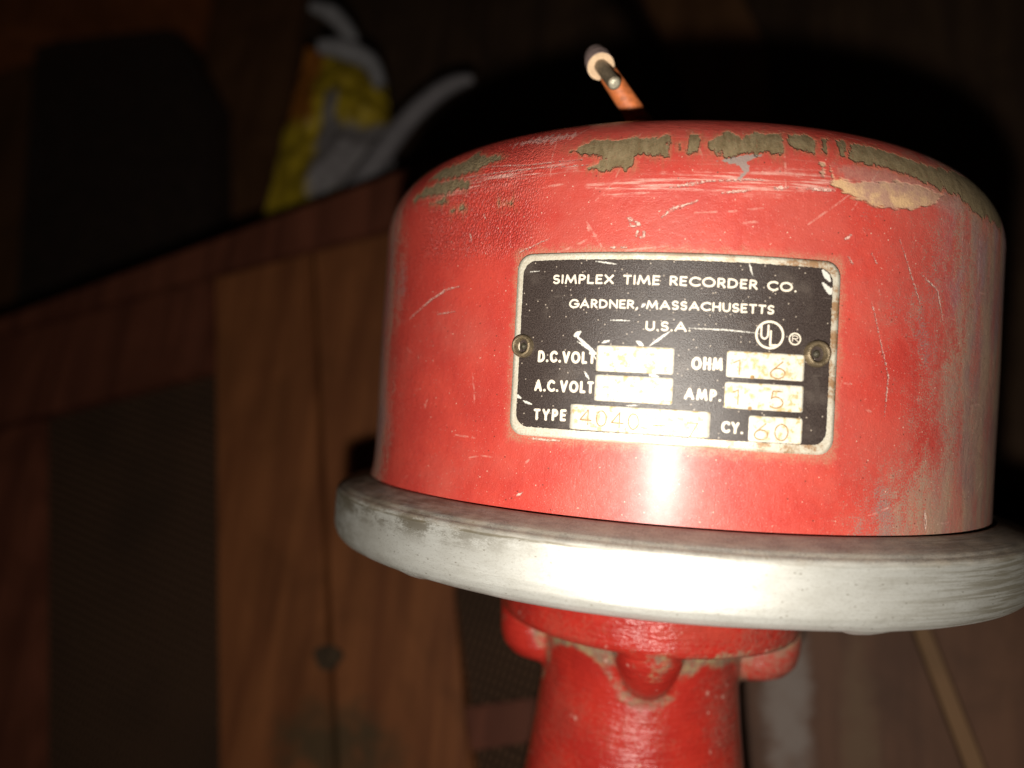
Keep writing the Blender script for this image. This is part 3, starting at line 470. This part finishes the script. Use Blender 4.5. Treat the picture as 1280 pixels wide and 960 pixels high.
# back box on which the alarm lies on the table (below the picture)
def ytab(x, s): return (1.517-.3159*x+.2433*s)/.9171
bv = []
for s_ in (-2.0, -3.4):
    for x in (-.9, .9): bv += [(x*S, -.8*S, s_*S), (x*S, (ytab(x, s_)-.002)*S, s_*S)]
bm = bmesh.new(); q = [bm.verts.new(v) for v in bv]
for f_ in ((0, 1, 3, 2), (4, 6, 7, 5), (0, 4, 5, 1), (2, 3, 7, 6), (0, 2, 6, 4), (1, 5, 7, 3)): bm.faces.new([q[i] for i in f_])
bmesh.ops.recalc_face_normals(bm, faces=bm.faces[:]); bmesh.ops.bevel(bm, geom=bm.edges[:], offset=.04*S, segments=3, affect='EDGES')
me = bpy.data.meshes.new('back_box'); bm.to_mesh(me); bm.free(); me.materials.append(M['cast']); o = bpy.data.objects.new('back_box', me); col.objects.link(o); o.parent = alarm
# ---- rating plate
def bend(t, l, off):
    r = 1+off+.0035*np.sin(t*5+l*3)*np.sin(l*4+1)*np.clip((H-RF-l)*4, 0, 1); return np.stack([np.sin(t)*r, -np.cos(t)*r, l], -1)*S
def rrect(t0, t1, l0, l1, r, n=8):
    pts = []
    for cx_, cy_, a0 in ((t1-r, l1-r, 0), (t0+r, l1-r, 90), (t0+r, l0+r, 180), (t1-r, l0+r, 270)):
        for k in range(n+1): a = math.radians(a0+90*k/n); pts.append((cx_+r*math.cos(a), cy_+r*math.sin(a)))
    return pts
def sheet(name, t0, t1, l0, l1, rad, off, mat, parent, nt=60, nl=30, scr=None, edge=.006, lift=0, rough_edge=0):
    # rounded sheet bent on the drum: grid squeezed into a rounded rectangle, with a rolled edge
    u, v = np.meshgrid(np.linspace(-1, 1, nt), np.linspace(-1, 1, nl)); hw, hh = (t1-t0)/2, (l1-l0)/2
    x = u*hw; y = v*hh
    # pull the corners in
    dx = np.clip(np.abs(x)-(hw-rad), 0, None); dy = np.clip(np.abs(y)-(hh-rad), 0, None); m_ = np.maximum(dx, dy); L_ = np.sqrt(dx**2+dy**2)
    k = np.where(L_ > 1e-9, m_/np.maximum(L_, 1e-9), 1); x = np.sign(x)*(np.abs(x)-dx+dx*k); y = np.sign(y)*(np.abs(y)-dy+dy*k)
    if rough_edge:
        for idx in np.ndindex(x.shape):
            if abs(u[idx]) > .999 or abs(v[idx]) > .999:
                x[idx] += rough_edge*noise.noise(Vector((x[idx]*160, y[idx]*160, 3))); y[idx] += rough_edge*noise.noise(Vector((x[idx]*160, y[idx]*160, 9)))
    T_ = (t0+t1)/2+x; L2 = (l0+l1)/2+y
    top = bend(T_, L2, off).reshape(-1, 3); bot = bend(T_, L2, off-edge).reshape(-1, 3)
    bd = list(range(nt))+[i*nt+nt-1 for i in range(1, nl)]+[(nl-1)*nt+i for i in range(nt-2, -1, -1)]+[i*nt for i in range(nl-2, 0, -1)]
    n0 = len(top); VV = np.concatenate([top, bot[bd]]); nb = len(bd)
    FF = grid_faces(nl, nt).tolist()+[[bd[i], n0+i, n0+(i+1) % nb, bd[(i+1) % nb]] for i in range(nb)]
    uvs = np.stack([T_, L2], -1).reshape(-1, 2); uvs = np.concatenate([uvs, uvs[bd]])
    at = dict(scr=sdf_lines(uvs.astype(np.float32), scr)) if scr else None
    o = mobj(name, VV, FF, mat, parent, uv=uvs, attrs=at)
    for p in o.data.polygons[-nb:]: p.use_smooth = False
    return o
plate = sheet('nameplate', -.574, .191, .182, .6245, .038, .010, M['pmetal'], alarm, 90, 60, edge=.012); plate['label'] = 'black rating plate with cream border and lettering'
field = sheet('enamel_field', -.5565, .172, .2030, .6080, .034, .0112, M['pblack'], plate, 520, 300, scr=D['PSCR'], rough_edge=.0012, edge=.0008); field['label'] = 'scratched black enamel field'
for b in D['BOX']:
    t0 = (b[0][0]+b[3][0])/2; t1 = (b[1][0]+b[2][0])/2; l1 = (b[0][1]+b[1][1])/2; l0 = (b[2][1]+b[3][1])/2
    sheet('value_box', t0, t1, l0, l1, .004, .0122, M['box'], plate, 30, 14, rough_edge=.0008, edge=.0008)
def arc(cx_, cy_, rx, ry, a0, a1, n=14): return [(cx_+rx*math.cos(math.radians(a0+(a1-a0)*k/n)), cy_+ry*math.sin(math.radians(a0+(a1-a0)*k/n))) for k in range(n+1)]
GL = {   # stroke letters in a cell of height 1: advance width, strokes
 'A': (.86, [[(0, 0), (.43, 1), (.86, 0)], [(.17, .30), (.69, .30)]]), 'C': (.80, [arc(.5, .5, .5, .5, 48, 312, 20)]), 'G': (.88, [arc(.5, .5, .5, .5, 45, 345, 20)+[(.98, .46), (.58, .46)]]),
 'D': (.74, [[(0, 0), (0, 1), (.25, 1)]+arc(.25, .5, .47, .5, 90, -90, 14)+[(0, 0)]]), 'E': (.48, [[(.48, 0), (0, 0), (0, 1), (.48, 1)], [(0, .52), (.42, .52)]]),
 'H': (.66, [[(0, 0), (0, 1)], [(.66, 0), (.66, 1)], [(0, .52), (.66, .52)]]), 'I': (.0, [[(0, 0), (0, 1)]]), 'L': (.46, [[(0, 1), (0, 0), (.46, 0)]]),
 'M': (1.02, [[(0, 0), (.14, 1), (.51, .12), (.88, 1), (1.02, 0)]]), 'N': (.72, [[(0, 0), (0, 1), (.72, 0), (.72, 1)]]), 'O': (1.0, [arc(.5, .5, .5, .5, 0, 360, 26)]),
 'P': (.50, [[(0, 0), (0, 1), (.24, 1)]+arc(.24, .73, .27, .27, 90, -90, 10)+[(0, .46)]]), 'R': (.56, [[(0, 0), (0, 1), (.24, 1)]+arc(.24, .74, .27, .26, 90, -90, 10)+[(0, .48)], [(.22, .48), (.56, 0)]]),
 'S': (.52, [arc(.27, .745, .25, .255, 35, 245, 12)+arc(.25, .255, .27, .255, 70, -145, 14)]), 'T': (.60, [[(0, 1), (.60, 1)], [(.30, 1), (.30, 0)]]),
 'U': (.64, [[(0, 1), (0, .32)]+arc(.32, .32, .32, .32, 180, 360, 12)+[(.64, 1)]]), 'V': (.78, [[(0, 1), (.39, 0), (.78, 1)]]), 'X': (.72, [[(0, 0), (.70, 1)], [(.02, 1), (.72, 0)]]),
 'Y': (.70, [[(0, 1), (.35, .48), (.70, 1)], [(.35, .48), (.35, 0)]]), '.': (.0, [[(0, .02), (.001, .02)]]), ',': (.04, [[(.06, .04), (-.02, -.18)]]), '-': (.4, [[(0, .4), (.4, .4)]]), ' ': (.36, []),
 '0': (.56, [arc(.28, .5, .28, .5, 0, 360, 22)]), '1': (.16, [[(0, .8), (.16, 1), (.16, 0)]]), '4': (.62, [[(.44, 0), (.44, 1), (0, .3), (.62, .3)]]), '5': (.54, [[(.5, 1), (.12, 1), (.06, .56)]+arc(.24, .33, .30, .33, 120, -140, 14)]),
 '6': (.56, [[(.46, 1), (.08, .5)]+arc(.28, .3, .28, .3, 150, 510, 20)]), '7': (.54, [[(0, 1), (.54, 1), (.16, 0)]])}
def text_mesh(s, a, b, h, off=.0128, mat=None, name='lettering', parent=None, wt=.09, gap=.30, xs=1.0):
    x = 0; items = []
    for ch in s:
        w_, st = GL[ch]; items += [[(x+p*xs, q) for p, q in L] for L in st]; x += w_*xs+gap
    x = max(x-gap, .02); sx = (b[0]-a[0])/x; VV, FF = [], []; k = 0
    rx = wt*h; nt = 0
    for L in items:
        pts = [(a[0]+p*sx, a[1]+(b[1]-a[1])*p/x+q*h) for p, q in L]
        pts = [(p+.0007*noise.noise(Vector((p*130, q*130, 1))), q+.0007*noise.noise(Vector((p*130, q*130, 5)))) for p, q in pts]
        zo = 0
        for p, q in pts:      # round joints
            n = 10; zo = off+nt*1.5e-5; nt = (nt+1) % 12; r_ = rx*(1+.22*noise.noise(Vector((p*110, q*110, 8))))
            VV += [(p+r_*math.cos(6.2832*i/n), q+r_*math.sin(6.2832*i/n), zo) for i in range(n)]; FF.append(list(range(k, k+n))); k += n
        for (p0, q0), (p1, q1) in zip(pts, pts[1:]):
            d = math.hypot(p1-p0, q1-q0)
            if d < 1e-7: continue
            nx, ny = -(q1-q0)/d*rx*.97, (p1-p0)/d*rx*.97; zo = off+nt*1.5e-5; nt = (nt+1) % 12
            VV += [(p0+nx, q0+ny, zo), (p0-nx, q0-ny, zo), (p1-nx, q1-ny, zo), (p1+nx, q1+ny, zo)]; FF.append([k, k+1, k+2, k+3]); k += 4
    VV = np.array(VV)
    return mobj(name, bend(VV[:, 0], VV[:, 1], VV[:, 2]), FF, mat or M['letter'], parent or plate, smooth=False)
for s_, a, b, h in D['TEXT']:
    narrow = 'VOLT' in s_ or s_ in ('TYPE', 'OHM', 'AMP.', 'CY.'); in_ = (.11 if narrow else .10)*h
    a = [a[0]+in_, a[1]+in_]; b = [b[0]-in_, b[1]+in_]; hh = h-2*in_
    text_mesh(s_, a, b, hh, wt=.155 if narrow else .135, gap=.36 if narrow else .34, xs=.62 if narrow else 1)
for s_, a, b, h in D['EMB']:
    text_mesh(s_, a, b, h, off=.0128, mat=M['emboss'], name='stamped_figure', wt=.042 if s_ != '.' else .11)
def ring_flat(c, r, wd, off=.0128, name='emblem_ring', n=48):
    vv, uvp = [], []
    for k in range(n):
        a = 2*math.pi*k/n
        for q in (r, r-wd): vv.append((c[0]+q*math.cos(a), c[1]+q*math.sin(a)))
    vv = np.array(vv); FF = [[2*k, 2*((k+1) % n), 2*((k+1) % n)+1, 2*k+1] for k in range(n)]
    return mobj(name, bend(vv[:, 0], vv[:, 1], off), FF, M['letter'], plate, smooth=False)
ring_flat(D['UL'][0], D['UL'][1], .0052); ring_flat(D['RR'][0], D['RR'][1], .0032)
for i, (s_, a, b, h) in enumerate(D['UGL']): text_mesh(s_, a, b, h, wt=.075 if i < 2 else .07, name='emblem_letter')
# rivets
def rivet(t0, l0, r=.0285):
    c = Vector(bend(np.array(t0), np.array(l0), .010).tolist()); nrm = Vector((math.sin(t0), -math.cos(t0), 0)); tx = Vector((math.cos(t0), math.sin(t0), 0)); tz = Vector((0, 0, 1))
    pf_ = [(r, 0), (r*1.0, .006), (r*.92, .013), (r*.78, .016), (r*.66, .014), (r*.58, .008), (r*.55, -.002), (r*.45, -.008), (r*.34, -.006), (r*.30, .002), (r*.18, .007), (.0001, .008)]
    n = 32; vv = [c+(tx*(q*math.cos(2*math.pi*i/n))+tz*(q*math.sin(2*math.pi*i/n))+nrm*(h_*1.15))*S for q, h_ in pf_ for i in range(n)]
    FF = grid_faces(len(pf_), n, True).tolist()
    o = mobj('rivet', [tuple(v) for v in vv], FF, [M['brass'], M['hole']], plate)
    for i, p in enumerate(o.data.polygons): p.material_index = 1 if 6*n <= i else 0
    return o
rivet(-.5455, .3990); r2 = rivet(.1395, .4110, .031)
# ---- lead wire behind the drum
def tube(name, pts, r, mat, parent=None, n=20, cap=True, sub=8, rs=None):
    P = [Vector(p) for p in pts]; Q = []; Rr = []
    for i in range(len(P)-1):
        p0, p1, p2, p3 = P[max(i-1, 0)], P[i], P[i+1], P[min(i+2, len(P)-1)]
        for k in range(sub+(i == len(P)-2)):
            t = k/sub; Q.append(.5*((2*p1)+(p2-p0)*t+(2*p0-5*p1+4*p2-p3)*t*t+(3*p1-p0-3*p2+p3)*t**3)); u_ = i+t
            Rr.append(r if rs is None else float(np.interp(u_, range(len(P)), rs)))
    vv = []; ax_ = Vector((.3, .2, 1)).normalized()
    for i, q_ in enumerate(Q):
        d = (Q[min(i+1, len(Q)-1)]-Q[max(i-1, 0)]).normalized(); a = d.cross(ax_).normalized(); b = d.cross(a)
        vv += [tuple(q_+(a*math.cos(2*math.pi*k/n)+b*math.sin(2*math.pi*k/n))*Rr[i]) for k in range(n)]
    FF = grid_faces(len(Q), n, True).tolist()
    if cap: FF += [list(range(n))[::-1], [len(vv)-n+k for k in range(n)]]
    bm = bmesh.new(); me = bpy.data.meshes.new(name); me.from_pydata(vv, [], FF); bm.from_mesh(me); bmesh.ops.recalc_face_normals(bm, faces=bm.faces[:]); bm.to_mesh(me); bm.free()
    for m in (mat if isinstance(mat, list) else [mat]): me.materials.append(m)
    for p in me.polygons: p.use_smooth = len(p.vertices) == 4
    o = bpy.data.objects.new(name, me); col.objects.link(o)
    if parent:
        o.parent = parent; o.matrix_parent_inverse = parent.matrix_world.inverted()
    return o
bpy.context.view_layer.update()
lead = root('wire_lead', 'orange lead with a pale collar and grey metal pin sticking up behind the red drum', 'wire', Matrix.Translation(D['ROD'][-1]))
bpy.context.view_layer.update()
tube('orange_sleeve', D['ROD'], .0016, M['orange'], lead, rs=[.00138, .0016]+[.0016]*6)
a_, b_ = Vector(D['COL'][0]), Vector(D['COL'][1]); dd = (b_-a_).normalized()
# collar: barrel, rounded rim, pale face
cl = tube('collar', [a_-dd*.0006, a_, (a_+b_)/2, b_], .0024, M['purple'], lead, n=28, rs=[.0012, .0017, .0020, .00198])
tube('cut_face', [b_-dd*.0001, b_+dd*.00012], .00195, M['pale'], lead, n=28, sub=2)
pa, pc = Vector(D['PIN'][0]), Vector(D['PIN'][1]); pd = (pc-pa).normalized()
tube('metal_pin', [pa-pd*.001, pa, (pa+pc)/2, pc-pd*.0002, pc], .00112, M['pin'], lead, n=20, rs=[.00096, .0010, .00096, .00098, .00085])
tube('pin_tip', [pc-pd*.00005, pc+pd*.00025, pc+pd*.00042], .0009, M['tip'], lead, n=20, sub=3, rs=[.00084, .0007, .0003])
# ------------------------------------------------------------ table
def prism(name, poly, ztop, thick, mat, parent=None, bev=.0012, z_loc=True):
    P = [Vector((x, y)) for x, y in poly]; ar = sum(P[i].x*P[(i+1) % len(P)].y-P[(i+1) % len(P)].x*P[i].y for i in range(len(P)))
    if ar < 0: P = P[::-1]
    bm = bmesh.new(); hi = [bm.verts.new((p.x, p.y, ztop)) for p in P]; lo = [bm.verts.new((p.x, p.y, ztop-thick)) for p in P]; n = len(P)
    bm.faces.new(hi); bm.faces.new(lo[::-1])
    for i in range(n): bm.faces.new((lo[i], lo[(i+1) % n], hi[(i+1) % n], hi[i]))
    if bev: bmesh.ops.bevel(bm, geom=[e for e in bm.edges if all(abs(v.co.z-ztop) < 1e-6 for v in e.verts)], offset=bev, segments=2, affect='EDGES')
    me = bpy.data.meshes.new(name); bm.to_mesh(me); bm.free(); me.materials.append(mat); o = bpy.data.objects.new(name, me); col.objects.link(o); o.parent = parent
    return o
table = root('wooden_table', 'brown wooden table top of planks, rails and dark woven panels below the alarm', 'table', Matrix.Identity(4))
prism('rail', D['RAIL'], 0, .012, M['rail'], table); prism('rail', D['RAIL2'], -.0006, .012, M['rail'], table)
prism('stile', D['STILE'], -.0002, .012, M['rail'], table)
prism('plank', D['PL1'], 0, .012, M['plank'], table, .0015); prism('plank', D['PL2'], -.0004, .012, M['plank'], table, .0015)
prism('woven_panel', D['WOV1'], -.006, .004, M['woven'], table, 0); prism('woven_panel', D['WOV2'], -.006, .004, M['woven'], table, 0); prism('woven_panel', D['WOV3'], -.006, .004, M['woven'], table, 0)
prism('cross_rail', D['CROSS'], -.001, .01, M['rail'], table)
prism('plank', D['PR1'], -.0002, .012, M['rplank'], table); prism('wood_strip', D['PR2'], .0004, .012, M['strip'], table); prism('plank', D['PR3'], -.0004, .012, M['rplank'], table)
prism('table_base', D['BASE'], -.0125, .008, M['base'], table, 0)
kx, ky = D['KNOT']; prism('knot', [(kx+.0045*math.cos(a)*(1+.2*math.sin(3*a)), ky+.0035*math.sin(a)) for a in np.linspace(0, 2*math.pi, 18, endpoint=False)], .0006, .0016, M['knot'], table, .0003)
# table legs reach the floor
FZ = D['FZ']
for x, y in ((-.17, -.07), (-.14, .06), (.06, -.06)):
    prism('table_leg', [(x-.012, y-.012), (x+.012, y-.012), (x+.012, y+.012), (x-.012, y+.012)], -.0206, abs(FZ)-.0206, M['rail'], table)
# ------------------------------------------------------------ floor and things beyond the table
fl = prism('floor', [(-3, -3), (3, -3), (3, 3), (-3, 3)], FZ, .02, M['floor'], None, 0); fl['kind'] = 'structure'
tag(prism('dark_case', D['CASE'], FZ+.03, .0299, M['case'], None, .004), 'black flat-topped case on the dark floor beyond the table edge', 'case')
tag(prism('loose_board', D['LOOSE'], FZ+.012, .0119, M['floorboard'], None, .001), 'brown board lying on the floor behind the drum, upper right', 'board')
tag(prism('orange_board', D['TOPB'], FZ+.05, .0499, M['orangeboard'], None, .001), 'orange brown board end beyond the black case, top left corner', 'board')
tag(prism('side_board', D['LEFTB'], FZ+.02, .0199, M['floorboard'], None, .001), 'dim brown board along the left side of the black case', 'board')
tag(prism('carton_flap', D['MIDB'], FZ+.008, .0079, M['floorboard'], None, .001), 'dim brown flat board between the black case and the yellow packet', 'board')
# yellow and grey packet
tl, tr, br, bl = [np.array(p) for p in D['BAG']]; nb = np.array(D['BAGN'])
pk = root('snack_packet', 'crumpled yellow and grey plastic packet standing beyond the table edge', 'packet', Matrix.Translation((bl+br)/2)); bpy.context.view_layer.update()
def packet_patch(name, u0, u1, v0, v1, mat, lift=0, skew=(0, 0)):
    nu, nv = 40, 40; vv = []; back = []; uvp = []
    for j in range(nv):
        for i in range(nu):
            fv = j/(nv-1); u_ = u0+(u1-u0)*i/(nu-1)+skew[0]*(1-fv)+skew[1]*fv; v_ = v0+(v1-v0)*fv
            uc = min(max(u_, 0), 1); p = (tl*(1-uc)+tr*uc)*(1-v_)+(bl*(1-uc)+br*uc)*v_
            e = math.sin(math.pi*uc)**.6*math.sin(math.pi*min(max(v_, .0), 1))**.5
            z = .010*e+.005*noise.noise(Vector((uc*4, v_*5, 1)))+.003*noise.noise(Vector((uc*11, v_*13, 4)))
            uvp.append((u_, v_)); vv.append(p+nb*(z+lift)); back.append(p-nb*(.008*e+.0005-lift*0))
    n0 = len(vv); VV = np.array(vv)
    FF = grid_faces(nv, nu).tolist()
    if lift == 0:
        bd = list(range(nu))+[i*nu+nu-1 for i in range(1, nv)]+[(nv-1)*nu+i for i in range(nu-2, -1, -1)]+[i*nu for i in range(nv-2, 0, -1)]
        VV = np.concatenate([VV, np.array(back)]); FF += [[n0+q for q in f[::-1]] for f in grid_faces(nv, nu).tolist()]; k = len(bd)
        FF += [[bd[i], n0+bd[i], n0+bd[(i+1) % k], bd[(i+1) % k]] for i in range(k)]
    o = mobj(name, VV, FF, mat, pk, uv=np.array(uvp+uvp)); o.matrix_parent_inverse = pk.matrix_world.inverted(); return o
packet_patch('packet_film', 0, 1, 0, 1, M['film'])
tube('handle_loop', D['STR1'], .0038, M['white'], pk, n=10, rs=[.0022, .0042, .0036, .002]); tube('handle_loop', D['STR2'], .0042, M['white'], pk, n=10, rs=[.003, .0050, .0042, .003])
tag(tube('grey_strap', D['HOSE'], .0042, M['hose'], None, n=12, rs=[.006, .0052, .0044, .0040, .0034, .0018]), 'curved pale grey strap arching from the packet to behind the red drum', 'strap')
